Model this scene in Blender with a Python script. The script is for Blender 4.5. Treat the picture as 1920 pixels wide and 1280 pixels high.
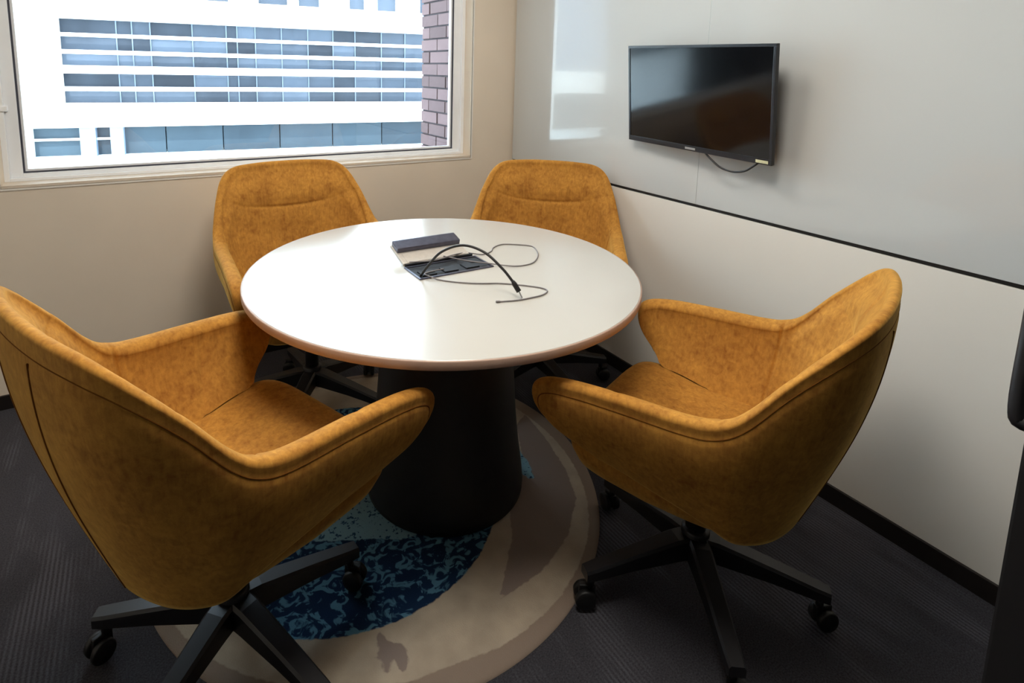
import bpy, bmesh, math, random
from mathutils import Vector, Matrix

random.seed(7)
for o in list(bpy.data.objects):
    bpy.data.objects.remove(o, do_unlink=True)
SC = bpy.context.scene
COL = SC.collection

# ------------------------------------------------------------------ camera
F, YAW, PITCH, ROLL, CAMZ, CX, CY = 1078.805, 0.525, 0.149, 0.019, 1.354, 872.957, 293.913
fw = Vector((math.sin(YAW) * math.cos(PITCH), math.cos(YAW) * math.cos(PITCH), -math.sin(PITCH)))
r0 = Vector((math.cos(YAW), -math.sin(YAW), 0))
u0 = r0.cross(fw)
rt = math.cos(ROLL) * r0 + math.sin(ROLL) * u0
up = -math.sin(ROLL) * r0 + math.cos(ROLL) * u0
cd = bpy.data.cameras.new('camera')
cam = bpy.data.objects.new('camera', cd)
COL.objects.link(cam)
m = Matrix((rt, up, -fw)).transposed().to_4x4()
m.translation = (0, 0, CAMZ)
cam.matrix_world = m
cd.sensor_width = 36.0
cd.lens = F / 1920 * 36.0
cd.shift_x = (960 - CX) / 1920
cd.shift_y = -(640 - CY) / 1920
cd.clip_start = 0.02
cd.clip_end = 300
SC.camera = cam

# ------------------------------------------------------------------ sky, sun, lamps, exposure
w = bpy.data.worlds.new('sky')
SC.world = w
w.use_nodes = True
nt = w.node_tree
bg = nt.nodes['Background']
bg.inputs['Color'].default_value = (0.73, 0.87, 1.0, 1)
bg.inputs['Strength'].default_value = 9.5

sd = bpy.data.lights.new('sun', 'SUN')
sd.energy = 9.0
sd.angle = math.radians(1.0)
sd.color = (1.0, 0.96, 0.9)
sun = bpy.data.objects.new('sun', sd)
COL.objects.link(sun)
sun.rotation_euler = (math.radians(38), 0, math.radians(-22))

def area(name, loc, size, energy, color):
    d = bpy.data.lights.new(name, 'AREA')
    d.shape = 'RECTANGLE'
    d.size, d.size_y = size
    d.energy = energy
    d.color = color
    o = bpy.data.objects.new(name, d)
    COL.objects.link(o)
    o.location = loc
    return o
area('ceiling_lamp', (0.75, 1.75, 2.50), (0.58, 0.58), 15.0, (1.0, 0.94, 0.86))
area('ceiling_lamp', (0.45, 0.72, 2.50), (0.58, 0.58), 25.0, (1.0, 0.94, 0.86))

SC.view_settings.view_transform = 'Standard'
SC.view_settings.look = 'None'
SC.view_settings.exposure = 0.0
SC.view_settings.gamma = 1.0
SC.view_settings.use_curve_mapping = False
SC.cycles.max_bounces = 10
SC.cycles.diffuse_bounces = 6
SC.cycles.use_denoising = True

# ------------------------------------------------------------------ materials
def srgb(r, g, b):
    def f(c):
        c /= 255.0
        return c / 12.92 if c <= 0.04045 else ((c + 0.055) / 1.055) ** 2.4
    return (f(r), f(g), f(b), 1)

def mat(name, color, rough=0.6, metal=0.0, var=0.0, scale=20.0, bump=0.0, coat=0.0, spec=0.5, sheen=0.0, coat_rough=0.05):
    M = bpy.data.materials.new(name)
    M.use_nodes = True
    n = M.node_tree.nodes
    l = M.node_tree.links
    b = n['Principled BSDF']
    b.inputs['Base Color'].default_value = color
    b.inputs['Roughness'].default_value = rough
    b.inputs['Metallic'].default_value = metal
    b.inputs['Specular IOR Level'].default_value = spec
    b.inputs['Coat Weight'].default_value = coat
    b.inputs['Coat Roughness'].default_value = coat_rough
    if sheen:
        b.inputs['Sheen Weight'].default_value = sheen
    tc = n.new('ShaderNodeTexCoord')
    nz = n.new('ShaderNodeTexNoise')
    nz.inputs['Scale'].default_value = scale
    nz.inputs['Detail'].default_value = 6
    l.new(tc.outputs['Object'], nz.inputs['Vector'])
    if var > 0:
        mr = n.new('ShaderNodeMapRange')
        mr.inputs['From Min'].default_value = 0.3
        mr.inputs['From Max'].default_value = 0.7
        mr.inputs['To Min'].default_value = 1 - var
        mr.inputs['To Max'].default_value = 1 + var
        l.new(nz.outputs['Fac'], mr.inputs['Value'])
        mx = n.new('ShaderNodeVectorMath')
        mx.operation = 'SCALE'
        mx.inputs[0].default_value = color[:3]
        l.new(mr.outputs['Result'], mx.inputs['Scale'])
        l.new(mx.outputs['Vector'], b.inputs['Base Color'])
    if bump > 0:
        bp = n.new('ShaderNodeBump')
        bp.inputs['Strength'].default_value = bump
        bp.inputs['Distance'].default_value = 0.002
        l.new(nz.outputs['Fac'], bp.inputs['Height'])
        l.new(bp.outputs['Normal'], b.inputs['Normal'])
    return M

def glass_mat(name, tint):
    M = bpy.data.materials.new(name)
    M.use_nodes = True
    n = M.node_tree.nodes
    l = M.node_tree.links
    n.remove(n['Principled BSDF'])
    out = n['Material Output']
    tr = n.new('ShaderNodeBsdfTransparent')
    tr.inputs['Color'].default_value = tint
    gl = n.new('ShaderNodeBsdfGlossy')
    gl.inputs['Roughness'].default_value = 0.02
    fr = n.new('ShaderNodeFresnel')
    fr.inputs['IOR'].default_value = 1.45
    mx = n.new('ShaderNodeMixShader')
    l.new(fr.outputs['Fac'], mx.inputs['Fac'])
    l.new(tr.outputs['BSDF'], mx.inputs[1])
    l.new(gl.outputs['BSDF'], mx.inputs[2])
    l.new(mx.outputs['Shader'], out.inputs['Surface'])
    return M

M_beige = mat('beige_paint', srgb(220, 206, 187), 0.75, var=0.03, scale=3, bump=0.02)
M_white_paint = mat('white_paint', srgb(222, 216, 206), 0.7, var=0.02, scale=3)
M_corr = mat('corridor_paint', srgb(92, 88, 84), 0.8, var=0.03, scale=3)
M_ceiling = mat('ceiling_paint', srgb(225, 220, 212), 0.9, var=0.02, scale=5)
M_reveal = mat('reveal_paint', srgb(205, 190, 172), 0.7, var=0.02, scale=4)
M_board = mat('whiteboard_glass', srgb(190, 192, 190), 0.12, var=0.0, coat=0.6, coat_rough=0.02, spec=0.5)
M_lam = mat('wall_laminate', srgb(224, 219, 209), 0.38, var=0.02, scale=2.5)
M_black = mat('black_trim', srgb(22, 19, 20), 0.5, var=0.1, scale=30)
M_skirt = mat('black_skirting', srgb(26, 20, 18), 0.45, var=0.1, scale=30)
M_alu = mat('window_aluminium', srgb(236, 238, 240), 0.35, metal=0.0, var=0.03, scale=8)
M_gasket = mat('gasket_rubber', srgb(60, 62, 74), 0.6, var=0.05, scale=30)
M_glass = glass_mat('window_glass', (0.93, 0.97, 0.98, 1))
M_table = mat('white_laminate', srgb(184, 179, 170), 0.20, var=0.01, scale=6, spec=0.5)
M_edge = mat('table_edge_band', srgb(182, 152, 134), 0.45, var=0.04, scale=40)
M_ped = mat('black_pedestal', srgb(22, 21, 23), 0.55, var=0.12, scale=60)
M_base = mat('black_metal', srgb(20, 19, 22), 0.42, var=0.1, scale=40)
M_rubber = mat('black_nylon', srgb(14, 13, 14), 0.5, var=0.1, scale=40)
M_tvbody = mat('tv_plastic', srgb(20, 20, 26), 0.3, var=0.05, scale=30)
M_screen = mat('tv_screen', srgb(9, 10, 13), 0.09, spec=0.5)
M_cable_b = mat('black_cable', srgb(20, 18, 18), 0.5, var=0.1, scale=60)
M_cable_g = mat('grey_cable', srgb(120, 114, 113), 0.5, var=0.1, scale=60)
M_silver = mat('silver_badge', srgb(190, 190, 190), 0.3, metal=0.8, var=0.03, scale=60)
M_steel = mat('dark_steel', srgb(92, 92, 106), 0.35, metal=0.7, var=0.15, scale=50)
M_lid_in = mat('brushed_lid', srgb(196, 188, 178), 0.4, metal=0.3, var=0.06, scale=60)
M_slot = mat('socket_black', srgb(11, 12, 18), 0.65, var=0.1, scale=40)
M_door = mat('black_door', srgb(17, 14, 15), 0.5, var=0.08, scale=10)
M_facade = mat('white_render', srgb(240, 238, 234), 0.8, var=0.02, scale=0.6)
M_slat = mat('white_slat', srgb(244, 244, 244), 0.6, var=0.02, scale=1)
M_mull = mat('pale_mullion', srgb(104, 116, 134), 0.5, var=0.05, scale=2)
M_column = mat('pale_column', srgb(122, 138, 158), 0.6, var=0.05, scale=2)
M_pave = mat('pale_paving', srgb(205, 215, 218), 0.8, var=0.05, scale=1.5)
M_joint = mat('mortar', srgb(56, 46, 50), 0.9, var=0.1, scale=40)
M_lens = bpy.data.materials.new('lamp_diffuser')
M_lens.use_nodes = True
_b = M_lens.node_tree.nodes['Principled BSDF']
_b.inputs['Base Color'].default_value = (0.9, 0.88, 0.84, 1)
_b.inputs['Emission Color'].default_value = (1, 0.92, 0.8, 1)
_b.inputs['Emission Strength'].default_value = 3.0

def random_tint(name, c1, c2, rough, noise_scale=3.0, noise_amt=0.25, spec=0.5, bump=0.0):
    M = bpy.data.materials.new(name)
    M.use_nodes = True
    n = M.node_tree.nodes
    l = M.node_tree.links
    b = n['Principled BSDF']
    b.inputs['Roughness'].default_value = rough
    b.inputs['Specular IOR Level'].default_value = spec
    oi = n.new('ShaderNodeObjectInfo')
    tc = n.new('ShaderNodeTexCoord')
    nz = n.new('ShaderNodeTexNoise')
    nz.inputs['Scale'].default_value = noise_scale
    nz.inputs['Detail'].default_value = 5
    l.new(tc.outputs['Object'], nz.inputs['Vector'])
    add = n.new('ShaderNodeMath')
    add.operation = 'MULTIPLY_ADD'
    l.new(nz.outputs['Fac'], add.inputs[0])
    add.inputs[1].default_value = noise_amt * 2
    sub = n.new('ShaderNodeMath')
    sub.operation = 'SUBTRACT'
    l.new(oi.outputs['Random'], sub.inputs[0])
    sub.inputs[1].default_value = noise_amt
    l.new(sub.outputs[0], add.inputs[2])
    rp = n.new('ShaderNodeValToRGB')
    rp.color_ramp.elements[0].color = c1
    rp.color_ramp.elements[1].color = c2
    l.new(add.outputs[0], rp.inputs['Fac'])
    l.new(rp.outputs['Color'], b.inputs['Base Color'])
    if bump:
        bp = n.new('ShaderNodeBump')
        bp.inputs['Strength'].default_value = bump
        bp.inputs['Distance'].default_value = 0.003
        l.new(nz.outputs['Fac'], bp.inputs['Height'])
        l.new(bp.outputs['Normal'], b.inputs['Normal'])
    return M

M_brick = random_tint('red_brick', srgb(72, 50, 50), srgb(98, 74, 74), 0.85, 30, 0.3, bump=0.4)
M_pane = random_tint('blue_pane', srgb(26, 32, 42), srgb(78, 88, 102), 0.45, 1.2, 0.3, spec=0.3)
M_pane2 = random_tint('teal_pane', srgb(32, 44, 54), srgb(52, 66, 76), 0.45, 1.5, 0.4, spec=0.3)

def fabric(name):
    M = bpy.data.materials.new(name)
    M.use_nodes = True
    n = M.node_tree.nodes
    l = M.node_tree.links
    b = n['Principled BSDF']
    b.inputs['Roughness'].default_value = 0.85
    b.inputs['Specular IOR Level'].default_value = 0.15
    b.inputs['Sheen Weight'].default_value = 0.6
    b.inputs['Sheen Roughness'].default_value = 0.35
    b.inputs['Sheen Tint'].default_value = (1.0, 0.66, 0.18, 1)
    tc = n.new('ShaderNodeTexCoord')
    big = n.new('ShaderNodeTexNoise')
    big.inputs['Scale'].default_value = 9
    big.inputs['Detail'].default_value = 8
    big.inputs['Roughness'].default_value = 0.65
    l.new(tc.outputs['Object'], big.inputs['Vector'])
    mp = n.new('ShaderNodeMapping')
    mp.inputs['Scale'].default_value = (150, 150, 18)
    l.new(tc.outputs['Object'], mp.inputs['Vector'])
    st = n.new('ShaderNodeTexNoise')
    st.inputs['Scale'].default_value = 1.0
    st.inputs['Detail'].default_value = 4
    l.new(mp.outputs['Vector'], st.inputs['Vector'])
    fine = n.new('ShaderNodeTexNoise')
    fine.inputs['Scale'].default_value = 420
    fine.inputs['Detail'].default_value = 3
    l.new(tc.outputs['Object'], fine.inputs['Vector'])
    mid = n.new('ShaderNodeTexNoise')
    mid.inputs['Scale'].default_value = 55
    mid.inputs['Detail'].default_value = 5
    mid.inputs['Distortion'].default_value = 0.6
    l.new(tc.outputs['Object'], mid.inputs['Vector'])
    def mul(a, k, c=None):
        q = n.new('ShaderNodeMath')
        q.operation = 'MULTIPLY_ADD'
        l.new(a, q.inputs[0])
        q.inputs[1].default_value = k
        if c is None:
            q.inputs[2].default_value = 0
        else:
            l.new(c, q.inputs[2])
        return q.outputs[0]
    v = mul(big.outputs['Fac'], 0.34)
    v = mul(st.outputs['Fac'], 0.22, v)
    v = mul(mid.outputs['Fac'], 0.34, v)
    v = mul(fine.outputs['Fac'], 0.10, v)
    rp = n.new('ShaderNodeValToRGB')
    rp.color_ramp.elements[0].position = 0.36
    rp.color_ramp.elements[0].color = srgb(140, 89, 36)
    rp.color_ramp.elements[1].position = 0.64
    rp.color_ramp.elements[1].color = srgb(198, 142, 62)
    l.new(v, rp.inputs['Fac'])
    l.new(rp.outputs['Color'], b.inputs['Base Color'])
    bp = n.new('ShaderNodeBump')
    bp.inputs['Strength'].default_value = 0.25
    bp.inputs['Distance'].default_value = 0.002
    l.new(v, bp.inputs['Height'])
    l.new(bp.outputs['Normal'], b.inputs['Normal'])
    return M
M_fab = fabric('mustard_fabric')
M_seam = mat('mustard_seam', srgb(112, 68, 22), 0.85, var=0.1, scale=60, spec=0.1)

def carpet():
    M = bpy.data.materials.new('charcoal_carpet')
    M.use_nodes = True
    n = M.node_tree.nodes
    l = M.node_tree.links
    b = n['Principled BSDF']
    b.inputs['Roughness'].default_value = 0.95
    b.inputs['Specular IOR Level'].default_value = 0.1
    tc = n.new('ShaderNodeTexCoord')
    wv = n.new('ShaderNodeTexWave')
    wv.wave_type = 'BANDS'
    wv.bands_direction = 'X'
    wv.inputs['Scale'].default_value = 28
    wv.inputs['Distortion'].default_value = 0.3
    l.new(tc.outputs['Object'], wv.inputs['Vector'])
    mp = n.new('ShaderNodeMapping')
    mp.inputs['Scale'].default_value = (6, 2.2, 1)
    l.new(tc.outputs['Object'], mp.inputs['Vector'])
    patch = n.new('ShaderNodeTexNoise')
    patch.inputs['Scale'].default_value = 1.0
    patch.inputs['Detail'].default_value = 3
    l.new(mp.outputs['Vector'], patch.inputs['Vector'])
    pr = n.new('ShaderNodeValToRGB')
    pr.color_ramp.elements[0].position = 0.5
    pr.color_ramp.elements[1].position = 0.62
    l.new(patch.outputs['Fac'], pr.inputs['Fac'])
    m1 = n.new('ShaderNodeMath')
    m1.operation = 'MULTIPLY'
    l.new(wv.outputs['Fac'], m1.inputs[0])
    l.new(pr.outputs['Color'], m1.inputs[1])
    fine = n.new('ShaderNodeTexNoise')
    fine.inputs['Scale'].default_value = 260
    fine.inputs['Detail'].default_value = 4
    l.new(tc.outputs['Object'], fine.inputs['Vector'])
    m2 = n.new('ShaderNodeMath')
    m2.operation = 'MULTIPLY_ADD'
    l.new(m1.outputs[0], m2.inputs[0])
    m2.inputs[1].default_value = 0.45
    l.new(fine.outputs['Fac'], m2.inputs[2])
    rp = n.new('ShaderNodeValToRGB')
    rp.color_ramp.elements[0].position = 0.25
    rp.color_ramp.elements[0].color = srgb(42, 41, 44)
    rp.color_ramp.elements[1].position = 1.0
    rp.color_ramp.elements[1].color = srgb(86, 85, 91)
    l.new(m2.outputs[0], rp.inputs['Fac'])
    l.new(rp.outputs['Color'], b.inputs['Base Color'])
    bp = n.new('ShaderNodeBump')
    bp.inputs['Strength'].default_value = 0.5
    bp.inputs['Distance'].default_value = 0.003
    l.new(m2.outputs[0], bp.inputs['Height'])
    l.new(bp.outputs['Normal'], b.inputs['Normal'])
    return M
M_carpet = carpet()

# ------------------------------------------------------------------ mesh helpers
def link_mesh(name, bm, material, parent=None, smooth=False):
    me = bpy.data.meshes.new(name)
    bm.normal_update()
    bm.to_mesh(me)
    bm.free()
    o = bpy.data.objects.new(name, me)
    COL.objects.link(o)
    for mm in (material if isinstance(material, (list, tuple)) else [material]):
        me.materials.append(mm)
    if smooth:
        for p in me.polygons:
            p.use_smooth = True
    if parent is not None:
        o.parent = parent
    return o

def tag(o, label=None, cat=None, group=None, kind=None):
    if label: o['label'] = label
    if cat: o['category'] = cat
    if group: o['group'] = group
    if kind: o['kind'] = kind
    return o

def empty(name, loc=(0, 0, 0), rz=0.0):
    o = bpy.data.objects.new(name, None)
    o.empty_display_size = 0.1
    COL.objects.link(o)
    o.location = loc
    o.rotation_euler = (0, 0, rz)
    return o

def add_box(bm, x0, x1, y0, y1, z0, z1, bevel=0.0, mtx=None):
    vs = [bm.verts.new((x, y, z)) for x in (x0, x1) for y in (y0, y1) for z in (z0, z1)]
    idx = [(0, 1, 3, 2), (4, 6, 7, 5), (0, 4, 5, 1), (2, 3, 7, 6), (0, 2, 6, 4), (1, 5, 7, 3)]
    fs = [bm.faces.new([vs[i] for i in f]) for f in idx]
    geom_v = vs
    if bevel > 0:
        es = list({e for f in fs for e in f.edges})
        r = bmesh.ops.bevel(bm, geom=es, offset=bevel, segments=2, affect='EDGES', profile=0.7)
        geom_v = list({v for f in r['faces'] for v in f.verts} | {v for v in vs if v.is_valid})
    if mtx is not None:
        bmesh.ops.transform(bm, matrix=mtx, verts=[v for v in geom_v if v.is_valid])

def box(name, x0, x1, y0, y1, z0, z1, material, parent=None, bevel=0.0):
    bm = bmesh.new()
    add_box(bm, x0, x1, y0, y1, z0, z1, bevel)
    return link_mesh(name, bm, material, parent)

def struct(name, x0, x1, y0, y1, z0, z1, material, bevel=0.0):
    return tag(box(name, x0, x1, y0, y1, z0, z1, material, None, bevel), kind='structure')

def add_lathe(bm, prof, n=48, cx=0, cy=0, cap=True):
    rings = []
    for r, z in prof:
        rings.append([bm.verts.new((cx + r * math.cos(2 * math.pi * i / n), cy + r * math.sin(2 * math.pi * i / n), z)) for i in range(n)])
    for a, b in zip(rings, rings[1:]):
        for i in range(n):
            j = (i + 1) % n
            bm.faces.new((a[i], a[j], b[j], b[i]))
    if cap:
        bm.faces.new(list(reversed(rings[0])))
        bm.faces.new(rings[-1])

def catmull(pts, n):
    P = [Vector(p) for p in pts]
    P = [P[0] * 2 - P[1]] + P + [P[-1] * 2 - P[-2]]
    out = []
    for k in range(1, len(P) - 2):
        for i in range(n):
            t = i / n
            a, b, c, d = P[k - 1], P[k], P[k + 1], P[k + 2]
            out.append(0.5 * ((2 * b) + (c - a) * t + (2 * a - 5 * b + 4 * c - d) * t * t + (3 * b - a - 3 * c + d) * t ** 3))
    out.append(P[-2].copy())
    return out

def add_tube(bm, pts, r, n=8):
    prev = None
    nrm = None
    rings = []
    for i, p in enumerate(pts):
        t = (pts[min(i + 1, len(pts) - 1)] - pts[max(i - 1, 0)]).normalized()
        if nrm is None:
            nrm = t.orthogonal().normalized()
        nrm = (nrm - t * nrm.dot(t)).normalized()
        bi = t.cross(nrm)
        rr = r(i / (len(pts) - 1)) if callable(r) else r
        rings.append([bm.verts.new(p + rr * (math.cos(2 * math.pi * k / n) * nrm + math.sin(2 * math.pi * k / n) * bi)) for k in range(n)])
    for a, b in zip(rings, rings[1:]):
        for k in range(n):
            j = (k + 1) % n
            bm.faces.new((a[k], a[j], b[j], b[k]))
    bm.faces.new(list(reversed(rings[0])))
    bm.faces.new(rings[-1])

def tube(name, pts, r, material, parent=None, n=8, res=10):
    bm = bmesh.new()
    add_tube(bm, catmull(pts, res), r, n)
    return link_mesh(name, bm, material, parent, True)

def copy_tree(o, parent=None):
    c = o.copy()
    COL.objects.link(c)
    if parent is not None:
        c.parent = parent
    for ch in list(o.children):
        copy_tree(ch, c)
    return c

# ------------------------------------------------------------------ room shell
XR, YB, CH = 1.878, 2.713, 2.62
XL = -1.15
WX0, WX1, WZ0, WZ1 = -0.451, 1.604, 0.877, 2.28      # window opening

floor = struct('floor', -1.7, 2.3, -1.75, 3.05, -0.12, 0.0, M_carpet)
ceiling = struct('ceiling', -1.7, 2.3, -1.75, 3.05, CH, CH + 0.15, M_ceiling)

bm = bmesh.new()
TH = 0.20
add_box(bm, XL - 0.15, WX0, YB, YB + TH, 0, CH)
add_box(bm, WX1, XR + 0.2, YB, YB + TH, 0, CH)
add_box(bm, WX0, WX1, YB, YB + TH, 0, WZ0)
add_box(bm, WX0, WX1, YB, YB + TH, WZ1, CH)
wall_back = tag(link_mesh('wall_back', bm, M_beige), kind='structure')
struct('wall_left', XL - 0.15, XL, 0.30, YB, 0, CH, M_white_paint)

# lit plaster edge round the window opening, its highlight put in as white strips
bm = bmesh.new()
e = 0.007
add_box(bm, WX0 - 0.002, WX1 + e, YB - 0.003, YB + 0.006, WZ0 - e, WZ0, 0.001)
add_box(bm, WX1, WX1 + e, YB - 0.003, YB + 0.006, WZ0, WZ1, 0.001)
add_box(bm, WX0 - e, WX0, YB - 0.003, YB + 0.006, WZ0 - e, WZ1, 0.001)
lit_edge = tag(link_mesh('edge_highlight_1', bm, M_white_paint), kind='structure')

# window frame
wf = empty('window_1', ((WX0 + WX1) / 2, YB + 0.13, WZ0))
tag(wf, kind='structure')
def wpart(name, boxes, material, bevel=0.002):
    bm = bmesh.new()
    for b in boxes:
        x0, x1, y0, y1, z0, z1 = b
        ox, oy, oz = wf.location
        add_box(bm, x0 - ox, x1 - ox, y0 - oy, y1 - oy, z0 - oz, z1 - oz, bevel)
    return link_mesh(name, bm, material, wf)
def ring(x0, x1, z0, z1, wd, y0, y1, wb=None):
    wb = wb if wb is not None else wd
    return [(x0, x0 + wd, y0, y1, z0, z1), (x1 - wd, x1, y0, y1, z0, z1),
            (x0 + wd, x1 - wd, y0, y1, z0, z0 + wb), (x0 + wd, x1 - wd, y0, y1, z1 - wd, z1)]
wpart('window_sill', [(WX0, WX1, YB + 0.004, YB + 0.10, WZ0, WZ0 + 0.012)], M_reveal)
wpart('outer_frame', ring(WX0, WX1, WZ0 + 0.012, WZ1, 0.018, YB + 0.085, YB + 0.16, 0.012), M_alu)
wpart('sash_frame', ring(WX0 + 0.018, WX1 - 0.018, WZ0 + 0.024, WZ1 - 0.018, 0.040, YB + 0.105, YB + 0.15, 0.016), M_alu)
wpart('gasket', ring(WX0 + 0.058, WX1 - 0.058, WZ0 + 0.040, WZ1 - 0.058, 0.006, YB + 0.112, YB + 0.145), M_gasket, 0.0)
wpart('glazing_bead', ring(WX0 + 0.064, WX1 - 0.064, WZ0 + 0.046, WZ1 - 0.064, 0.009, YB + 0.118, YB + 0.140), M_alu, 0.001)
wpart('pane', [(WX0 + 0.06, WX1 - 0.06, YB + 0.126, YB + 0.132, WZ0 + 0.042, WZ1 - 0.06)], M_glass, 0.0)
wpart('frame_joint', [(WX0 + 0.006, WX0 + 0.03, YB + 0.080, YB + 0.11, 1.165, 1.185)], M_alu)

# right wall: laminate below, back-painted glass boards above
wr = empty('wall_right', (XR, 1.5, 0))
tag(wr, kind='structure')
def rpart(name, x0, x1, y0, y1, z0, z1, material, bevel=0.0):
    bm = bmesh.new()
    add_box(bm, x0 - XR, x1 - XR, y0 - 1.5, y1 - 1.5, z0, z1, bevel)
    return link_mesh(name, bm, material, wr)
rpart('wall_core', XR + 0.012, XR + 0.2, 0.30, YB, 0, CH, M_black)
rpart('laminate_panel', XR, XR + 0.012, 0.30, YB - 0.004, 0.0, 0.842, M_lam, 0.001)
rpart('glass_board', XR - 0.002, XR + 0.012, 0.30, 1.4455, 0.856, CH, M_board, 0.001)
rpart('glass_board', XR - 0.002, XR + 0.012, 1.4465, YB - 0.010, 0.856, CH, M_board, 0.001)
tag(box('baseboard_right', XR - 0.010, XR - 0.0005, 0.30, YB - 0.001, 0, 0.058, M_skirt, None, 0.002), kind='structure')
tag(box('baseboard_back', XL, XR - 0.011, YB - 0.010, YB - 0.0005, 0, 0.058, M_skirt, None, 0.002), kind='structure')

# front wall with doorway, corridor behind the viewer
bm = bmesh.new()
add_box(bm, XL - 0.15, -0.50, 0.20, 0.30, 0, CH)
add_box(bm, 1.32, XR + 0.2, 0.20, 0.30, 0, CH)
add_box(bm, -0.50, 1.32, 0.20, 0.30, 2.2, CH)
tag(link_mesh('wall_front', bm, M_corr), kind='structure')
struct('wall_corridor', -1.7, 2.3, -1.75, -1.6, 0, CH, M_corr)
struct('wall_corridor_left', -1.7, -1.55, -1.6, 0.30, 0, CH, M_corr)
struct('wall_corridor_right', 2.15, 2.3, -1.6, 0.30, 0, CH, M_corr)

# sliding door leaf at the right edge, with its handle
dr = empty('door_1', (1.32, 0.17, 0))
tag(dr, kind='structure')
bm = bmesh.new()
add_box(bm, 0.817 - 1.32, 1.80 - 1.32, -0.020, 0.020, 0.005, 2.25, 0.003)
link_mesh('door_leaf', bm, M_door, dr)
bm = bmesh.new()
hx = -0.345
add_tube(bm, catmull([(hx, 0.018, 0.925), (hx, 0.055, 0.918), (hx, 0.066, 0.935), (hx, 0.066, 1.06), (hx, 0.066, 1.185), (hx, 0.055, 1.202), (hx, 0.018, 1.195)], 6), 0.0115, 12)
link_mesh('door_handle', bm, M_base, dr, True)

# ------------------------------------------------------------------ brick pier outside the window
bp_ = empty('wall_exterior', (1.64, 3.15, 0.8))
tag(bp_, kind='structure')
bm = bmesh.new()
add_box(bm, 0.006, 0.40, -0.24, 0.262, -0.02, 1.65)
link_mesh('brick_core', bm, M_joint, bp_)
def brick_mesh(lx):
    bm = bmesh.new()
    add_box(bm, 0, 0.09, -lx / 2, lx / 2, -0.0325, 0.0325, 0.003)
    me = bpy.data.meshes.new('brick')
    bm.to_mesh(me)
    bm.free()
    me.materials.append(M_brick)
    return me
full, half = brick_mesh(0.215), brick_mesh(0.102)
for c in range(21):
    z = 0.03 + c * 0.075
    y = 0.262
    seq = [full, full, half] if c % 2 else [half, full, full]
    for me in seq:
        L = 0.215 if me is full else 0.102
        o = bpy.data.objects.new('brick', me)
        COL.objects.link(o)
        o.parent = bp_
        o.location = (-0.004 + random.uniform(-0.003, 0.003), y - L / 2 + random.uniform(-0.002, 0.006), z)
        y -= L + 0.010

# stone ledge below the window outside
tag(box('window_ledge', -1.2, 1.9, YB + TH, YB + TH + 0.25, 0.70, 0.80, M_pave, None, 0.004),
    'pale stone ledge running outside below the office window', 'ledge')

# ------------------------------------------------------------------ building across the street
ang = math.radians(6.4)
D = 18.0
bld = empty('office_building', (D * math.sin(ang), D * math.cos(ang), -1.2), -ang)
tag(bld, 'white office building across the street with slatted strip windows', 'building')
def fpart(name, boxes, material, bevel=0.0, sub=None):
    bm = bmesh.new()
    for (s0, s1, d0, d1, z0, z1) in boxes:        # d measured into the building
        add_box(bm, s0, s1, d0, d1, z0 + 1.2, z1 + 1.2, bevel)
    return link_mesh(name, bm, material, sub or bld)
S0, S1 = -3.62, 9.2
wins = [(-0.2, 0.5), (1.3, 2.12), (2.42, 3.05), (3.93, 4.43), (4.8, 5.45), (6.2, 6.9), (-2.4, -1.6)]
zs = [(2.035, 2.13), (1.59, 1.70), (1.085, 1.295), (0.625, 0.74)]
walls = [(-13.9, S0, 0, 0.5, -0.34, 3.14), (-17.5, -13.9, 0, 0.5, 0.45, 1.40), (S0, S1, 0, 0.5, 2.50, 3.14), (S0, S1, 0, 0.5, -0.34, 0.30), (S1, 14, 0, 0.5, -0.34, 3.14),
         (-13.9, -4.38, 0, 0.5, -1.2, -0.34), (-13.9, 14, 0, 0.5, 3.9, 6.2)]
xs = sorted(wins)
prev = -13.9
for a, b in xs:
    walls.append((prev, a, 0, 0.5, 3.14, 3.9))
    prev = b
walls.append((prev, 14, 0, 0.5, 3.14, 3.9))
fpart('facade_wall', walls, M_facade)
fpart('facade_back', [(-17.5, 14, 0.9, 1.3, -1.2, 6.2)], M_mull)
for a, b in wins:
    wv = fpart('window', [(a, b, 0.25, 0.32, 3.14, 3.9)], M_pane)
    fpart('window_ledge', [(a - 0.06, b + 0.06, -0.05, 0.2, 3.03, 3.085)], M_mull, sub=wv)
for z0, z1 in zs:
    fpart('slat', [(S0, S1, 0.02, 0.16, z0, z1)], M_slat)
ms = [S0, -2.34, -1.97, -1.53, -0.48, 0.41, 0.70, 1.20, 1.94, 2.71, 3.47, 4.16, 5.01, 5.8, 6.6, 7.6, 8.4, S1]
bands = [(2.08, 2.50), (1.64, 2.08), (1.19, 1.64), (0.68, 1.19), (0.30, 0.68)]
for a, b in zip(ms, ms[1:]):
    for z0, z1 in bands:
        fpart('glass_pane', [(a + 0.006, b - 0.006, 0.36 + random.uniform(0, .02), 0.40, z0, z1)], M_pane)
for a in ms[1:-1]:
    fpart('mullion', [(a - 0.014, a + 0.014, 0.33, 0.37, 0.30, 2.50)], M_mull)
fpart('joint_line', [(-4.6, S0, -0.004, 0.0, 0.235, 0.25), (S0, S1, -0.004, 0.0, 0.215, 0.23), (-4.6, S0, -0.004, 0, 2.49, 2.51), (-4.6, S0, -0.004, 0, 1.03, 1.05)], M_pave)
for a, b in [(-4.38, -3.31), (-2.95, -2.61), (-2.30, -1.3), (-1.27, 0.2), (0.23, 1.8), (1.83, 3.4), (3.43, 5.0), (5.03, 6.6), (6.63, 8.4)]:
    fpart('lower_pane', [(a, b, 0.34, 0.40, -1.2, -0.34)], M_pane2)
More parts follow.
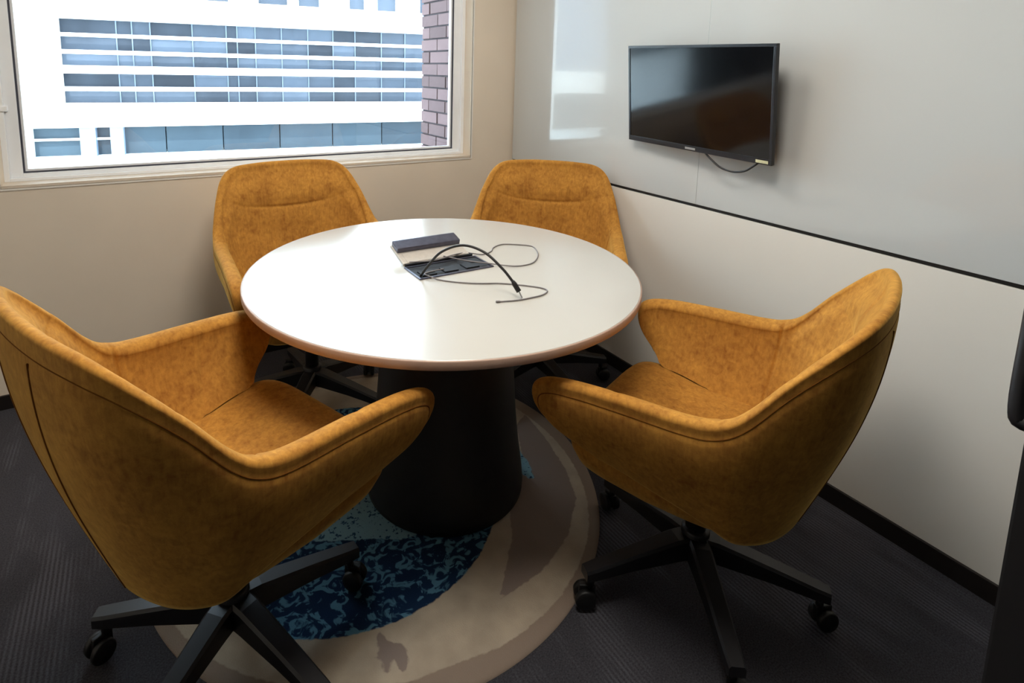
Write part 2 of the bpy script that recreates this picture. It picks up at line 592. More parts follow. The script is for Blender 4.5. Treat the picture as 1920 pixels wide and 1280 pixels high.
for a, b in [(-4.62, -4.38), (-3.31, -2.95), (-2.61, -2.30)]:
    fpart('column', [(a, b, 0.05, 0.34, -1.2, -0.34)], M_column)
fpart('rail', [(-4.5, -3.31, 0.22, 0.27, -0.70, -0.64), (-2.95, -2.61, 0.22, 0.27, -0.70, -0.64)], M_slat)
for k in range(3):
    fpart('side_pane', [(-17.5 + 1.2 * k + 0.02, -16.3 + 1.2 * k - 0.02, 0.12, 0.18, 1.40, 6.2)], M_column)
    fpart('side_pane', [(-17.5 + 1.2 * k + 0.02, -16.3 + 1.2 * k - 0.02, 0.12, 0.18, -1.2, 0.45)], M_pane2)
terr = struct('ground', -30, 34, 4.5, 26, -1.6, -1.12, M_pave)

# ------------------------------------------------------------------ rug
RC = (0.643, 1.615)
RR = 0.697
def seg_sd(px, py, poly):
    inside = False
    d = 1e9
    k = len(poly)
    for i in range(k):
        x1, y1 = poly[i]
        x2, y2 = poly[(i + 1) % k]
        ex, ey = x2 - x1, y2 - y1
        t = max(0, min(1, ((px - x1) * ex + (py - y1) * ey) / (ex * ex + ey * ey + 1e-12)))
        d = min(d, math.hypot(px - x1 - ex * t, py - y1 - ey * t))
        if (y1 > py) != (y2 > py) and px < (x2 - x1) * (py - y1) / (y2 - y1) + x1:
            inside = not inside
    return d if inside else -d
def smooth_poly(pts):
    q = [Vector((a, b, 0)) for a, b in pts]
    k = len(q)
    out = []
    for i in range(k):
        a, b, c, d = q[i - 1], q[i], q[(i + 1) % k], q[(i + 2) % k]
        for j in range(3):
            t = j / 3
            v = 0.5 * ((2 * b) + (c - a) * t + (2 * a - 5 * b + 4 * c - d) * t * t + (3 * b - a - 3 * c + d) * t ** 3)
            out.append((v.x, v.y))
    return out
leaf = [(0.743, 1.068), (0.84, 1.17), (0.893, 1.225), (0.935, 1.30), (1.03, 1.40), (1.13, 1.51), (1.21, 1.66), (1.281, 1.70), (1.262, 1.55), (1.215, 1.37), (1.159, 1.251), (1.038, 1.146), (0.897, 1.085)]
blob = smooth_poly([(0.430, 1.132), (0.446, 1.138), (0.450, 1.115), (0.462, 1.098), (0.482, 1.082), (0.480, 1.048), (0.462, 1.024), (0.448, 1.030), (0.452, 1.052), (0.440, 1.060), (0.426, 1.040), (0.414, 1.048), (0.422, 1.074), (0.410, 1.084), (0.428, 1.100)])
dot = smooth_poly([(0.245, 1.16), (0.262, 1.158), (0.265, 1.142), (0.248, 1.145)])
lblue = smooth_poly([(0.34, 1.52), (0.45, 1.60), (0.60, 1.66), (0.70, 1.50), (0.66, 1.375), (0.60, 1.37), (0.53, 1.41), (0.43, 1.455)])
lblue_b = smooth_poly([(1.085, 1.62), (1.125, 1.60), (1.130, 1.50), (1.10, 1.40), (1.07, 1.42)])
tan_l = smooth_poly([(0.10, 1.13), (0.30, 1.055), (0.45, 1.00), (0.55, 0.985), (0.70, 0.955), (0.72, 0.90), (0.40, 0.90), (0.15, 1.00)])
n_r, n_a = 56, 224
bm = bmesh.new()
ly = {k: bm.verts.layers.float.new(k) for k in ('blue', 'leaf', 'pale', 'border')}
def rv(r, a):
    x, y = r * math.cos(a), r * math.sin(a)
    z = 0.006 if r < RR - 0.006 else 0.004
    v = bm.verts.new((x, y, z))
    X, Y = x + RC[0], y + RC[1]
    v[ly['blue']] = 0.478 - math.hypot(X - 0.52, Y - 1.62)
    v[ly['leaf']] = max(seg_sd(X, Y, leaf), seg_sd(X, Y, blob), seg_sd(X, Y, dot))
    v[ly['pale']] = max(seg_sd(X, Y, lblue), seg_sd(X, Y, lblue_b))
    v[ly['border']] = max(r - 0.655 + 0.012 * math.sin(3 * a + 1.0), seg_sd(X, Y, tan_l) - 0.0)
    return v
rings = []
ctr = rv(0, 0)
for i in range(1, n_r + 1):
    r = RR * (i / n_r) ** 0.85
    rings.append([rv(r, 2 * math.pi * j / n_a) for j in range(n_a)])
for j in range(n_a):
    bm.faces.new((ctr, rings[0][j], rings[0][(j + 1) % n_a]))
for a, b in zip(rings, rings[1:]):
    for j in range(n_a):
        k = (j + 1) % n_a
        bm.faces.new((a[j], b[j], b[k], a[k]))
low = [bm.verts.new((v.co.x * 1.003, v.co.y * 1.003, 0.0005)) for v in rings[-1]]
for j in range(n_a):
    k = (j + 1) % n_a
    bm.faces.new((rings[-1][j], low[j], low[k], rings[-1][k]))
def rug_mat():
    M = bpy.data.materials.new('patterned_rug')
    M.use_nodes = True
    n = M.node_tree.nodes
    l = M.node_tree.links
    b = n['Principled BSDF']
    b.inputs['Roughness'].default_value = 0.95
    b.inputs['Specular IOR Level'].default_value = 0.1
    tc = n.new('ShaderNodeTexCoord')
    wob = n.new('ShaderNodeTexNoise')
    wob.inputs['Scale'].default_value = 60
    wob.inputs['Detail'].default_value = 4
    l.new(tc.outputs['Object'], wob.inputs['Vector'])
    def mask(attr, amt, sharp=0.002):
        at = n.new('ShaderNodeAttribute')
        at.attribute_name = attr
        q = n.new('ShaderNodeMath')
        q.operation = 'MULTIPLY_ADD'
        l.new(wob.outputs['Fac'], q.inputs[0])
        q.inputs[1].default_value = amt
        l.new(at.outputs['Fac'], q.inputs[2])
        mr = n.new('ShaderNodeMapRange')
        mr.inputs['From Min'].default_value = amt * 0.5 - sharp
        mr.inputs['From Max'].default_value = amt * 0.5 + sharp
        l.new(q.outputs[0], mr.inputs['Value'])
        return mr.outputs['Result']
    def mix(fac, a, c):
        x = n.new('ShaderNodeMix')
        x.data_type = 'RGBA'
        l.new(fac, x.inputs['Factor'])
        for sock, val in ((x.inputs[6], a), (x.inputs[7], c)):
            if isinstance(val, tuple):
                sock.default_value = val
            else:
                l.new(val, sock)
        return x.outputs[2]
    mot = n.new('ShaderNodeTexNoise')
    mot.inputs['Scale'].default_value = 26
    mot.inputs['Detail'].default_value = 2.5
    mot.inputs['Distortion'].default_value = 1.6
    l.new(tc.outputs['Object'], mot.inputs['Vector'])
    r1 = n.new('ShaderNodeValToRGB')
    r1.color_ramp.interpolation = 'LINEAR'
    r1.color_ramp.elements[0].position = 0.50
    r1.color_ramp.elements[0].color = srgb(22, 44, 72)
    r1.color_ramp.elements[1].position = 0.57
    r1.color_ramp.elements[1].color = srgb(84, 128, 150)
    l.new(mot.outputs['Fac'], r1.inputs['Fac'])
    mot2 = n.new('ShaderNodeTexNoise')
    mot2.inputs['Scale'].default_value = 90
    mot2.inputs['Detail'].default_value = 2
    l.new(tc.outputs['Object'], mot2.inputs['Vector'])
    r2 = n.new('ShaderNodeValToRGB')
    r2.color_ramp.elements[0].position = 0.36
    r2.color_ramp.elements[0].color = srgb(40, 74, 100)
    r2.color_ramp.elements[1].position = 0.42
    r2.color_ramp.elements[1].color = srgb(120, 158, 172)
    l.new(mot2.outputs['Fac'], r2.inputs['Fac'])
    cr = n.new('ShaderNodeTexNoise')
    cr.inputs['Scale'].default_value = 12
    cr.inputs['Detail'].default_value = 6
    l.new(tc.outputs['Object'], cr.inputs['Vector'])
    r3 = n.new('ShaderNodeValToRGB')
    r3.color_ramp.elements[0].position = 0.3
    r3.color_ramp.elements[0].color = srgb(164, 150, 132)
    r3.color_ramp.elements[1].position = 0.7
    r3.color_ramp.elements[1].color = srgb(184, 169, 148)
    l.new(cr.outputs['Fac'], r3.inputs['Fac'])
    c = mix(mask('border', 0.012), r3.outputs['Color'], srgb(140, 124, 110))
    c = mix(mask('leaf', 0.012), c, srgb(136, 122, 113))
    c = mix(mask('blue', 0.012), c, r1.outputs['Color'])
    c = mix(mask('pale', 0.02), c, r2.outputs['Color'])
    l.new(c, b.inputs['Base Color'])
    fn = n.new('ShaderNodeTexNoise')
    fn.inputs['Scale'].default_value = 300
    l.new(tc.outputs['Object'], fn.inputs['Vector'])
    bp = n.new('ShaderNodeBump')
    bp.inputs['Strength'].default_value = 0.4
    bp.inputs['Distance'].default_value = 0.003
    l.new(fn.outputs['Fac'], bp.inputs['Height'])
    l.new(bp.outputs['Normal'], b.inputs['Normal'])
    return M
rug = link_mesh('round_rug', bm, rug_mat(), None, True)
rug.location = (RC[0], RC[1], 0)
tag(rug, 'round cream and mottled blue patterned rug under the table', 'rug')

# ------------------------------------------------------------------ table
TX, TY, TR = 0.823, 1.544, 0.601
tbl = empty('round_table', (TX, TY, 0.0))
tag(tbl, 'round white meeting table on a black drum pedestal', 'table')
bm = bmesh.new()
add_lathe(bm, [(TR - 0.004, 0.7185), (TR - 0.0025, 0.735), (TR - 0.003, 0.7385), (TR - 0.005, 0.740)], 128)
o = link_mesh('tabletop', bm, M_table, tbl)
bm = bmesh.new()
add_lathe(bm, [(TR - 0.006, 0.7165), (TR - 0.001, 0.7175), (TR, 0.7195), (TR, 0.7365), (TR - 0.0012, 0.7387), (TR - 0.0035, 0.7394)], 128, cap=False)
link_mesh('edge_band', bm, M_edge, tbl, True)
bm = bmesh.new()
add_lathe(bm, [(0.250, 0.0065), (0.257, 0.010), (0.258, 0.03), (0.252, 0.08), (0.240, 0.16), (0.228, 0.27), (0.217, 0.42), (0.210, 0.58), (0.208, 0.717)], 96, 0.011, -0.006)
link_mesh('pedestal', bm, M_ped, tbl, True)

# power box let into the tabletop
pb = empty('power_box', (0.83, 1.535, 0.740))
tag(pb, 'flip-up dark metal power box with open lid, set in the white tabletop', 'power box')
# plan corners: slot 0.712..0.955 x 1.475..1.575
bm = bmesh.new()
add_box(bm, -0.122, 0.125, -0.062, 0.040, 0.0003, 0.0020, 0.0005)
link_mesh('slot', bm, M_slot, pb)
bm = bmesh.new()
for b in [(-0.128, 0.131, -0.068, -0.062), (-0.128, 0.131, 0.040, 0.048), (-0.128, -0.122, -0.062, 0.040), (0.125, 0.131, -0.062, 0.040)]:
    add_box(bm, b[0], b[1], b[2], b[3], 0.0003, 0.0045, 0.0008)
link_mesh('bezel', bm, M_steel, pb)
bm = bmesh.new()
add_box(bm, -0.120, 0.122, 0.050, 0.062, 0.001, 0.010, 0.001)
for k in range(3):
    x = -0.085 + k * 0.075
    add_box(bm, x - 0.024, x + 0.024, -0.050, -0.008, 0.0015, 0.006, 0.001)
link_mesh('socket_module', bm, M_slot, pb)
bm = bmesh.new()
tilt = Matrix.Translation((0, 0.058, 0.006)) @ Matrix.Rotation(math.radians(16), 4, 'X')
add_box(bm, -0.125, 0.112, 0.0, 0.112, -0.004, 0.006, 0.002, tilt)
link_mesh('lid', bm, M_lid_in, pb)
bm = bmesh.new()
add_box(bm, -0.110, 0.100, 0.002, 0.052, 0.0062, 0.0075, 0.0005, tilt)
link_mesh('lid_liner', bm, M_lid_in, pb)
bm = bmesh.new()
add_box(bm, -0.122, 0.108, 0.060, 0.110, 0.006, 0.024, 0.005, tilt)
link_mesh('lid_grip', bm, M_steel, pb)

# cables on the table
Z = 0.7425
cb = empty('audio_cable', (0.715, 1.49, 0.745))
tag(cb, 'thick black cable arching out of the power box, plug resting on the table', 'cable')
off = Vector(cb.location)
arc = [Vector(p) - off for p in [(0.715, 1.490, 0.744), (0.728, 1.462, 0.785), (0.752, 1.425, 0.833), (0.790, 1.37, 0.862), (0.828, 1.315, 0.852), (0.858, 1.268, 0.815), (0.876, 1.238, 0.782)]]
tube('cord', arc, 0.0038, M_cable_b, cb, 10)
tube('plug', [Vector(p) - off for p in [(0.875, 1.240, 0.785), (0.880, 1.233, 0.773), (0.886, 1.224, 0.7585)]], lambda t: 0.0048 + 0.0022 * min(1, t * 3), M_cable_b, cb, 10)
tube('plug_tip', [Vector(p) - off for p in [(0.886, 1.224, 0.7585), (0.8895, 1.2185, 0.747), (0.8915, 1.2155, 0.7425)]], 0.0022, M_silver, cb, 8)

def flat_cable(name, pts, label, r=0.0021, zs=None):
    pts = [Vector((a, b, Z if zs is None else zs[i])) for i, (a, b) in enumerate(pts)]
    o0 = empty(name, pts[0])
    tag(o0, label, 'cable')
    tube('cord', [q - pts[0] for q in pts], r, M_cable_g, o0, 8)
    return o0, pts
c1, pts1 = flat_cable('thin_cable', [(0.80, 1.502), (0.755, 1.500), (0.728, 1.488), (0.735, 1.466), (0.752, 1.442), (0.783, 1.406), (0.822, 1.374), (0.860, 1.352), (0.893, 1.337), (0.925, 1.312), (0.956, 1.283), (0.983, 1.250), (0.985, 1.225), (0.955, 1.207), (0.915, 1.205), (0.87, 1.208), (0.822, 1.222)],
    'thin grey cable looping forward across the table under the plug', zs=[0.7485, 0.7485, 0.7485, 0.747] + [Z] * 13)
tube('plug', [pts1[-1] - pts1[0], pts1[-1] - pts1[0] + Vector((-0.010, 0.002, 0.001))], 0.0034, M_cable_g, c1, 8)
c2, _ = flat_cable('thin_cable', [(0.722, 1.585), (0.80, 1.565), (0.875, 1.585), (0.935, 1.600), (0.990, 1.585), (1.035, 1.600), (1.065, 1.632), (1.115, 1.650), (1.168, 1.618), (1.196, 1.585), (1.185, 1.545), (1.150, 1.488), (1.095, 1.440), (1.045, 1.432), (1.005, 1.445), (0.960, 1.475), (0.90, 1.540), (0.845, 1.590)],
    'thin grey cable looping over the back of the power box to the right', zs=[0.757, 0.757, 0.757, 0.752] + [Z] * 10 + [0.744, 0.7485, 0.7485, 0.757])

# ------------------------------------------------------------------ television
TVC = Vector((1.80, 1.442, 1.265))
yaw, tlt, rol, TW = -0.064, 0.103, -0.017, 0.672
THh = TW / 1.70
rr = Vector((math.sin(yaw), -math.cos(yaw), 0))
nn = Vector((-math.cos(yaw), -math.sin(yaw), 0))
uu = math.cos(tlt) * Vector((0, 0, 1)) + math.sin(tlt) * nn
r2 = math.cos(rol) * rr + math.sin(rol) * uu
u2 = -math.sin(rol) * rr + math.cos(rol) * uu
n2 = r2.cross(u2)
mtv = Matrix((r2, u2, n2)).transposed().to_4x4()
mtv.translation = TVC
tv = empty('television')
tv.matrix_world = mtv
tag(tv, 'small black flat television mounted on the white glass board', 'television')
bm = bmesh.new()
add_box(bm, -TW / 2, TW / 2, -THh / 2, THh / 2, -0.016, -0.004, 0.003)
link_mesh('casing', bm, M_tvbody, tv)
bm = bmesh.new()
b_ = 0.010
add_box(bm, -TW / 2, TW / 2, THh / 2 - b_, THh / 2, -0.008, 0.0, 0.001)
add_box(bm, -TW / 2, TW / 2, -THh / 2, -THh / 2 + 0.020, -0.008, 0.0, 0.001)
add_box(bm, -TW / 2, -TW / 2 + b_, -THh / 2 + 0.020, THh / 2 - b_, -0.008, 0.0, 0.001)
add_box(bm, TW / 2 - b_, TW / 2, -THh / 2 + 0.020, THh / 2 - b_, -0.008, 0.0, 0.001)
link_mesh('bezel', bm, M_tvbody, tv)
bm = bmesh.new()
add_box(bm, -TW / 2 + b_, TW / 2 - b_, -THh / 2 + 0.020, THh / 2 - b_, -0.008, -0.002)
link_mesh('screen', bm, M_screen, tv)
bm = bmesh.new()
add_box(bm, -0.026, 0.022, -THh / 2 + 0.005, -THh / 2 + 0.013, -0.001, 0.0012, 0.0003)
tag(link_mesh('badge', bm, M_silver, tv), 'small silver badge')
bm = bmesh.new()
add_box(bm, TW / 2 - 0.058, TW / 2 - 0.012, -THh / 2 + 0.004, -THh / 2 + 0.014, -0.001, 0.0010, 0.0003)
tag(link_mesh('sticker', bm, mat('pale_sticker', srgb(196, 190, 150), 0.5, var=0.1, scale=80), tv), 'pale sticker')
bm = bmesh.new()
add_box(bm, -0.22, 0.22, -0.15, 0.12, -0.046, -0.015, 0.010)
link_mesh('rear_housing', bm, M_tvbody, tv)
# wall bracket
br = empty('television_bracket', (XR - 0.0022, 1.44, 1.27))
tag(br, 'black wall bracket holding the television to the glass board', 'bracket')
bm = bmesh.new()
add_box(bm, -0.008, 0.0, -0.10, 0.10, -0.06, 0.06, 0.002)
link_mesh('wall_plate', bm, M_base, br)
bm = bmesh.new()
add_box(bm, -0.030, -0.008, -0.02, 0.02, -0.025, 0.025, 0.002)
link_mesh('arm', bm, M_base, br)
# its cable
cpts = [(1.826, 1.40, 1.085), (1.824, 1.37, 1.060), (1.822, 1.322, 1.030), (1.82, 1.285, 1.020), (1.82, 1.25, 1.019), (1.82, 1.215, 1.028), (1.82, 1.190, 1.045), (1.822, 1.165, 1.068), (1.826, 1.15, 1.095)]
o0 = empty('television_cable', cpts[0])
tag(o0, 'black cable hanging in a loop below the television', 'cable')
tube('cord', [Vector(q) - Vector(cpts[0]) for q in cpts], 0.0034, M_cable_b, o0, 8)

# ------------------------------------------------------------------ ceiling lamp fitting (above the frame)
lp = empty('ceiling_light', (0.75, 1.75, CH))
tag(lp, 'square recessed ceiling light panel above the table', 'ceiling light', 'ceiling light panels')
bm = bmesh.new()
for b in [(-0.31, 0.31, -0.31, -0.29), (-0.31, 0.31, 0.29, 0.31), (-0.31, -0.29, -0.29, 0.29), (0.29, 0.31, -0.29, 0.29)]:
    add_box(bm, b[0], b[1], b[2], b[3], -0.03, -0.0005, 0.002)
link_mesh('frame', bm, M_white_paint, lp)
bm = bmesh.new()
add_box(bm, -0.29, 0.29, -0.29, 0.29, -0.022, -0.012)
link_mesh('diffuser', bm, M_lens, lp)

lp2 = copy_tree(lp)
lp2.location = (0.45, 0.72, CH)
lp2['label'] = 'square recessed ceiling light panel above the two front chairs'

# ------------------------------------------------------------------ chairs
# control rows for half the shell, from the arm front (0) round to the back centre (last); local +X = facing, +Y = left
RIM = [(0.235, 0.302, 0.498), (0.284, 0.322, 0.538), (0.301, 0.333, 0.578), (0.285, 0.338, 0.611), (0.215, 0.339, 0.631),
       (0.08, 0.335, 0.642), (-0.050, 0.333, 0.651), (-0.112, 0.328, 0.666), (-0.160, 0.320, 0.705), (-0.225, 0.298, 0.792),
       (-0.292, 0.266, 0.866), (-0.332, 0.214, 0.902), (-0.352, 0.118, 0.912), (-0.358, 0.0, 0.914)]
LOW = [(0.205, 0.290, 0.485), (0.185, 0.282, 0.470), (0.165, 0.277, 0.458), (0.135, 0.273, 0.452), (0.095, 0.268, 0.444),
       (0.04, 0.262, 0.430), (-0.03, 0.252, 0.412), (-0.085, 0.240, 0.392), (-0.130, 0.220, 0.366), (-0.165, 0.190, 0.358),
       (-0.195, 0.148, 0.355), (-0.216, 0.098, 0.355), (-0.228, 0.048, 0.355), (-0.231, 0.0, 0.355)]

def shell_curves(N):
    full_r = RIM + [(x, -y, z) for x, y, z in reversed(RIM[:-1])]
    full_l = LOW + [(x, -y, z) for x, y, z in reversed(LOW[:-1])]
    n_c = len(full_r) - 1
    def samp(ctrl):
        P = [Vector(q) for q in ctrl]
        P = [P[0] * 2 - P[1]] + P + [P[-1] * 2 - P[-2]]
        out = []
        for i in range(N + 1):
            s = i / N * n_c
            k = min(int(s), n_c - 1)
            t = s - k
            a, b, c, d = P[k], P[k + 1], P[k + 2], P[k + 3]
            out.append(0.5 * ((2 * b) + (c - a) * t + (2 * a - 5 * b + 4 * c - d) * t * t + (3 * b - a - 3 * c + d) * t ** 3))
        return out
    return samp(full_r), samp(full_l), n_c

def gauss(x, s):
    return math.exp(-(x / s) ** 2)

def build_chair_shell(parent):
    N = 480
    rim, lowr, n_c = shell_curves(N)
    NI, NR, NO, NU = 90, 12, 36, 8
    sections = []
    for i in range(N + 1):
        a, b = rim[max(i - 1, 0)], rim[min(i + 1, N)]
        t = b - a
        t.z = 0
        t.normalize()
        out = Vector((-t.y, t.x, 0))
        if out.dot(Vector((rim[i].x - 0.02, rim[i].y, 0))) < 0:
            out = -out
        s = i / N * n_c
        uu_ = abs(s - n_c / 2) - n_c / 2 + 5.0        # >0 on the arm and round its front edge
        if uu_ > 0:
            f = min(1, uu_ / 2.0)
            sgn = 1 if rim[i].y > 0 else -1
            out = out.lerp(Vector((0.06, sgn, 0)).normalized(), f).normalized()
        sections.append((rim[i], lowr[i], out, t, s))
    half = n_c / 2
    def outer(sec, v):
        R_, L_, out, t, s = sec
        p = R_.lerp(L_, v)
        u = abs(s - half) / half           # 0 back centre, 1 arm front
        bulge = 0.028 * (1 - 0.3 * u)
        bulge *= min(1.0, (R_ - L_).length / 0.26)
        p = p + out * (bulge * math.sin(math.pi * min(v, 1) ** 0.8))
        return p
    def back(sec):                         # 1 on the backrest, 0 on the arms
        u = abs(sec[4] - half)
        return max(0.0, min(1.0, (6.2 - u) / 2.2))
    def thick(sec, v):
        k = back(sec)
        x = min(1.0, v / 0.16)
        edge = 0.50 + 0.50 * x * x * (3 - 2 * x)
        return (0.048 + 0.030 * v) * (edge * k + (1 - k))
    def profile(sec, crease=True):
        R_, L_, out, t, s = sec
        pts = []
        VI = 0.86
        for k in range(NI + 1):            # inner, seat -> rim
            v = VI * (1 - k / NI)
            p = outer(sec, v)
            q = p - out * thick(sec, v)
            u = (s - half)
            if crease:
                g = 0.0
                # padded back: one curved horizontal seam and two upright seams
                z_seam = 0.742 + 0.034 * (abs(u) / 3.0) ** 2
                if abs(u) < 4.6:
                    fade = min(1, (4.6 - abs(u)) / 0.9) * (0.5 + 0.5 * min(1, max(0, (1.8 - abs(u)) / 0.8)))
                    g += 0.0055 * fade * gauss(q.z - z_seam, 0.0055)
                    g -= 0.010 * fade * gauss(q.z - z_seam - 0.045, 0.04)
                    g -= 0.006 * fade * gauss(q.z - z_seam + 0.045, 0.04)
                for uc in (-0.95, 0.95):
                    g += 0.0042 * gauss(u - uc, 0.06) * min(1, max(0, (0.92 - q.z) / 0.03))
                for uc in (-6.0, 6.0):
                    g += 0.0045 * gauss(u - uc, 0.07)
                for uc in (-8.2, 8.2):
                    g += 0.0034 * gauss(u - uc, 0.07)
                q = q + out * g
            pts.append(q)
        po, pi_ = outer(sec, 0.0), pts[-1]
        c = (po + pi_) / 2
        hw = (po - pi_) / 2
        lean = (R_ - L_).normalized()
        for k in range(1, NR):             # rounded padded rim
            th = math.pi * (1 - k / NR)
            pts.append(c + hw * math.cos(th) + lean * ((0.024 - 0.010 * back(sec)) * math.sin(th) ** 0.8))
        for k in range(NO + 1):            # outer, rim -> low ring
            v = k / NO
            q = outer(sec, v)
            q = q - out * (0.0022 * gauss(v - 0.045, 0.020))
            pts.append(q)
        last = pts[-1]
        ctr = Vector((-0.02, 0, 0.353)) if abs(s - half) < half * 0.55 else Vector((last.x * 0.55, 0, last.z - 0.02))
        for k in range(1, NU + 1):         # underside
            f = k / NU * 0.55
            q = last.lerp(Vector((ctr.x, ctr.y, last.z)), f)
            q.z -= 0.016 * math.sin(min(1, f * 3.2) * math.pi / 2)
            pts.append(q)
        return pts
    cols = [profile(s) for s in sections]
    # rounded arm fronts
    def cap(sec, base, sign):
        R_, L_, out, t, s = sec
        fwd = Vector((1, 0, 0)) * 0.8 + t * (-sign) * 0.2
        fwd.normalize()
        n_in = NI + 1
        res = []
        steps = 6
        mid = []
        for k, p in enumerate(base):
            if k <= NI:
                v = 0.86 * (1 - k / NI)
            elif k < NI + NR:
                v = 0.0
            elif k <= NI + NR + NO:
                v = (k - NI - NR) / NO
            else:
                v = 1.0
            c = outer(sec, min(v, 0.97)) - out * thick(sec, min(v, 0.97)) / 2
            mid.append(c)
        for j in range(1, steps + 1):
            a = j / steps * math.pi / 2
            res.append([mid[k] + (base[k] - mid[k]) * math.cos(a) + Vector((-0.3, 0, -0.95)) * (0.012 * math.sin(a)) for k in range(len(base))])
        return res
    c0 = cap(sections[0], cols[0], 1)
    c1 = cap(sections[-1], cols[-1], -1)
    cols = list(reversed(c0)) + cols + c1
    bm = bmesh.new()
    V = [[bm.verts.new(p) for p in col] for col in cols]
    for a, b in zip(V, V[1:]):
        for k in range(len(a) - 1):
            bm.faces.new((a[k], a[k + 1], b[k + 1], b[k]))
    # close the underside
    m = len(V)
    for i in range(m // 2):
        j = m - 1 - i
        if j - 1 > i + 1:
            bm.faces.new((V[i][-1], V[i + 1][-1], V[j - 1][-1], V[j][-1]))
    bmesh.ops.recalc_face_normals(bm, faces=bm.faces)
    sh = link_mesh('shell', bm, M_fab, parent, True)
    # piping along the outer rim and down the two rear corners
    bm = bmesh.new()
    pts = [outer(s, 0.045) + s[2] * -0.0022 for s in sections[6:-6:3]]
    add_tube(bm, pts, 0.0016, 6)
    for sg in (-1, 1):
        k = int((half + sg * 0.8) / n_c * N)
        pts = [outer(sections[k], v / 30) - sections[k][2] * 0.0004 for v in range(2, 31)]
        add_tube(bm, pts, 0.0022, 6)
    link_mesh('piping', bm, M_seam, parent, True)

def build_seat(parent):
    # cushion: superellipse plan, domed top, rolled front
    bm = bmesh.new()
    n_a, prof = 72, []
    zt, zb = 0.470, 0.385
    def plan(a, k):
        ca, sa = math.cos(a), math.sin(a)
        e = 2 / 5.5
        x = math.copysign(abs(ca) ** e, ca)
        y = math.copysign(abs(sa) ** e, sa)
        xc = 0.055
        return xc + x * 0.225 * k, y * (0.268 - 0.030 * (0.5 - 0.5 * x)) * k
    layers = [(0.80, zb - 0.02), (0.93, zb), (0.985, zb + 0.03), (1.0, zb + 0.045), (0.995, zt - 0.032), (0.975, zt - 0.016), (0.94, zt - 0.006), (0.86, zt), (0.6, zt + 0.006), (0.3, zt + 0.008)]
    rings = []
    for k, z in layers:
        ring_ = []
        for i in range(n_a):
            x, y = plan(2 * math.pi * i / n_a, k)
            zz = z + 0.03 * max(0, (x - 0.05) / 0.25) * (1 if z > zb + 0.04 else 0.9)
            ring_.append(bm.verts.new((x, y, zz - 0.012)))
        rings.append(ring_)
    for a, b in zip(rings, rings[1:]):
        for i in range(n_a):
            j = (i + 1) % n_a
            bm.faces.new((a[i], a[j], b[j], b[i]))
    bm.faces.new(list(reversed(rings[0])))
    bm.faces.new(rings[-1])
    link_mesh('seat', bm, M_fab, parent, True)

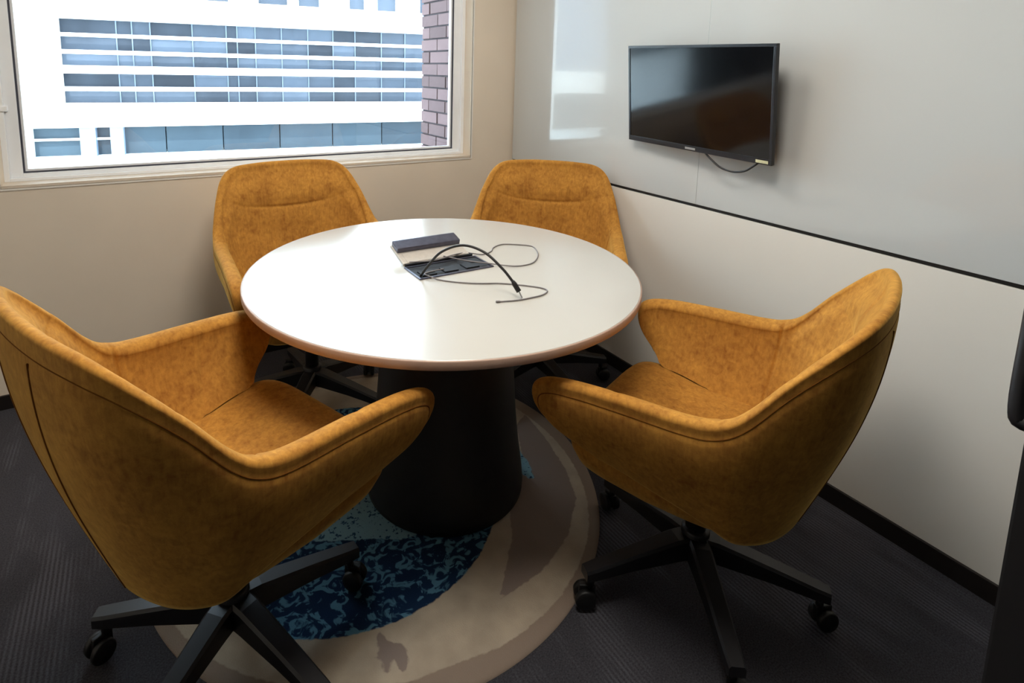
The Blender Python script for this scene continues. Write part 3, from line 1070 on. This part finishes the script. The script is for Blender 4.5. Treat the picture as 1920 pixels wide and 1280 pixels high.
def build_base(root, foot_rot):
    bm = bmesh.new()
    add_lathe(bm, [(0.026, 0.155), (0.026, 0.33)], 24)
    add_lathe(bm, [(0.032, 0.10), (0.036, 0.105), (0.036, 0.165), (0.031, 0.172)], 24)
    link_mesh('gas_column', bm, M_base, root, True)
    bm = bmesh.new()
    add_box(bm, -0.13, 0.09, -0.075, 0.075, 0.318, 0.347, 0.006)
    add_box(bm, -0.05, 0.05, -0.045, 0.045, 0.292, 0.318, 0.006)
    link_mesh('swivel_plate', bm, M_base, root)
    for k in range(5):
        a = foot_rot + k * 2 * math.pi / 5
        R_ = Matrix.Rotation(a, 4, 'Z')
        bm = bmesh.new()
        secs = [(0.0, 0.027, 0.098, 0.158), (0.06, 0.026, 0.100, 0.156), (0.18, 0.0225, 0.094, 0.134), (0.285, 0.020, 0.084, 0.113), (0.312, 0.018, 0.082, 0.108)]
        prev = None
        for x, hw, z0, z1 in secs:
            c = [bm.verts.new(R_ @ Vector(q)) for q in ((x, -hw, z0), (x, hw, z0), (x, hw * 1.0, z1 - 0.006), (x, hw * 0.75, z1), (x, -hw * 0.75, z1), (x, -hw, z1 - 0.006))]
            if prev:
                for i in range(6):
                    j = (i + 1) % 6
                    bm.faces.new((prev[i], prev[j], c[j], c[i]))
            else:
                bm.faces.new(list(reversed(c)))
            prev = c
        bm.faces.new(prev)
        leg = link_mesh('leg', bm, M_base, root)
        # twin wheel caster under the tip
        tip = R_ @ Vector((0.293, 0, 0))
        ca = a + random.uniform(-1.2, 1.2)
        mm = Matrix.Translation(tip) @ Matrix.Rotation(ca, 4, 'Z')
        bm = bmesh.new()
        for sgn in (-1, 1):
            b2 = bmesh.new()
            add_lathe(b2, [(0.012, 0.0), (0.024, 0.001), (0.0265, 0.004), (0.0265, 0.014), (0.024, 0.017), (0.010, 0.018)], 24)
            T = mm @ Matrix.Translation((0.014, sgn * 0.006, 0.0265)) @ Matrix.Rotation(-sgn * math.pi / 2, 4, 'X')
            bmesh.ops.transform(b2, matrix=T, verts=b2.verts)
            tmp = bpy.data.meshes.new('tmp')
            b2.to_mesh(tmp)
            b2.free()
            bm.from_mesh(tmp)
            bpy.data.meshes.remove(tmp)
        add_box(bm, -0.012, 0.030, -0.007, 0.007, 0.022, 0.060, 0.003, mm)
        add_tube(bm, [tip + Vector((0, 0, 0.050)), tip + Vector((0, 0, 0.088))], 0.009, 12)
        cs = link_mesh('caster', bm, M_rubber, leg, True)

def make_chair(loc, facing, foot_abs, label, first=None, dz=0.0):
    root = empty('swivel_armchair', (loc[0], loc[1], 0.0062), facing)
    tag(root, label, 'chair', 'mustard chairs round the table')
    if first is None:
        build_chair_shell(root)
        build_seat(root)
    else:
        for ch in first.children:
            if ch.name.split('.')[0] in ('shell', 'piping', 'seat'):
                c = ch.copy()
                COL.objects.link(c)
                c.parent = root
    for ch in root.children:
        ch.location.z = dz
    build_base(root, foot_abs - facing)
    return root

rad = math.radians
ch1 = make_chair((1.222, 0.862), rad(110.5), rad(91), 'mustard swivel armchair in the right foreground, turned side-on before the white laminate wall', None, -0.014)
ch2 = make_chair((0.134, 1.258), rad(22), rad(8), 'mustard swivel armchair in the left foreground, seen from behind its arm', ch1, 0.016)
ch3 = make_chair((0.562, 2.165), rad(-88), rad(20), 'mustard swivel armchair behind the table, directly below the window', ch1, 0.022)
ch4 = make_chair((1.46, 1.87), rad(-132), rad(50), 'mustard swivel armchair behind the table, in the corner beside the glass board', ch1, 0.008)
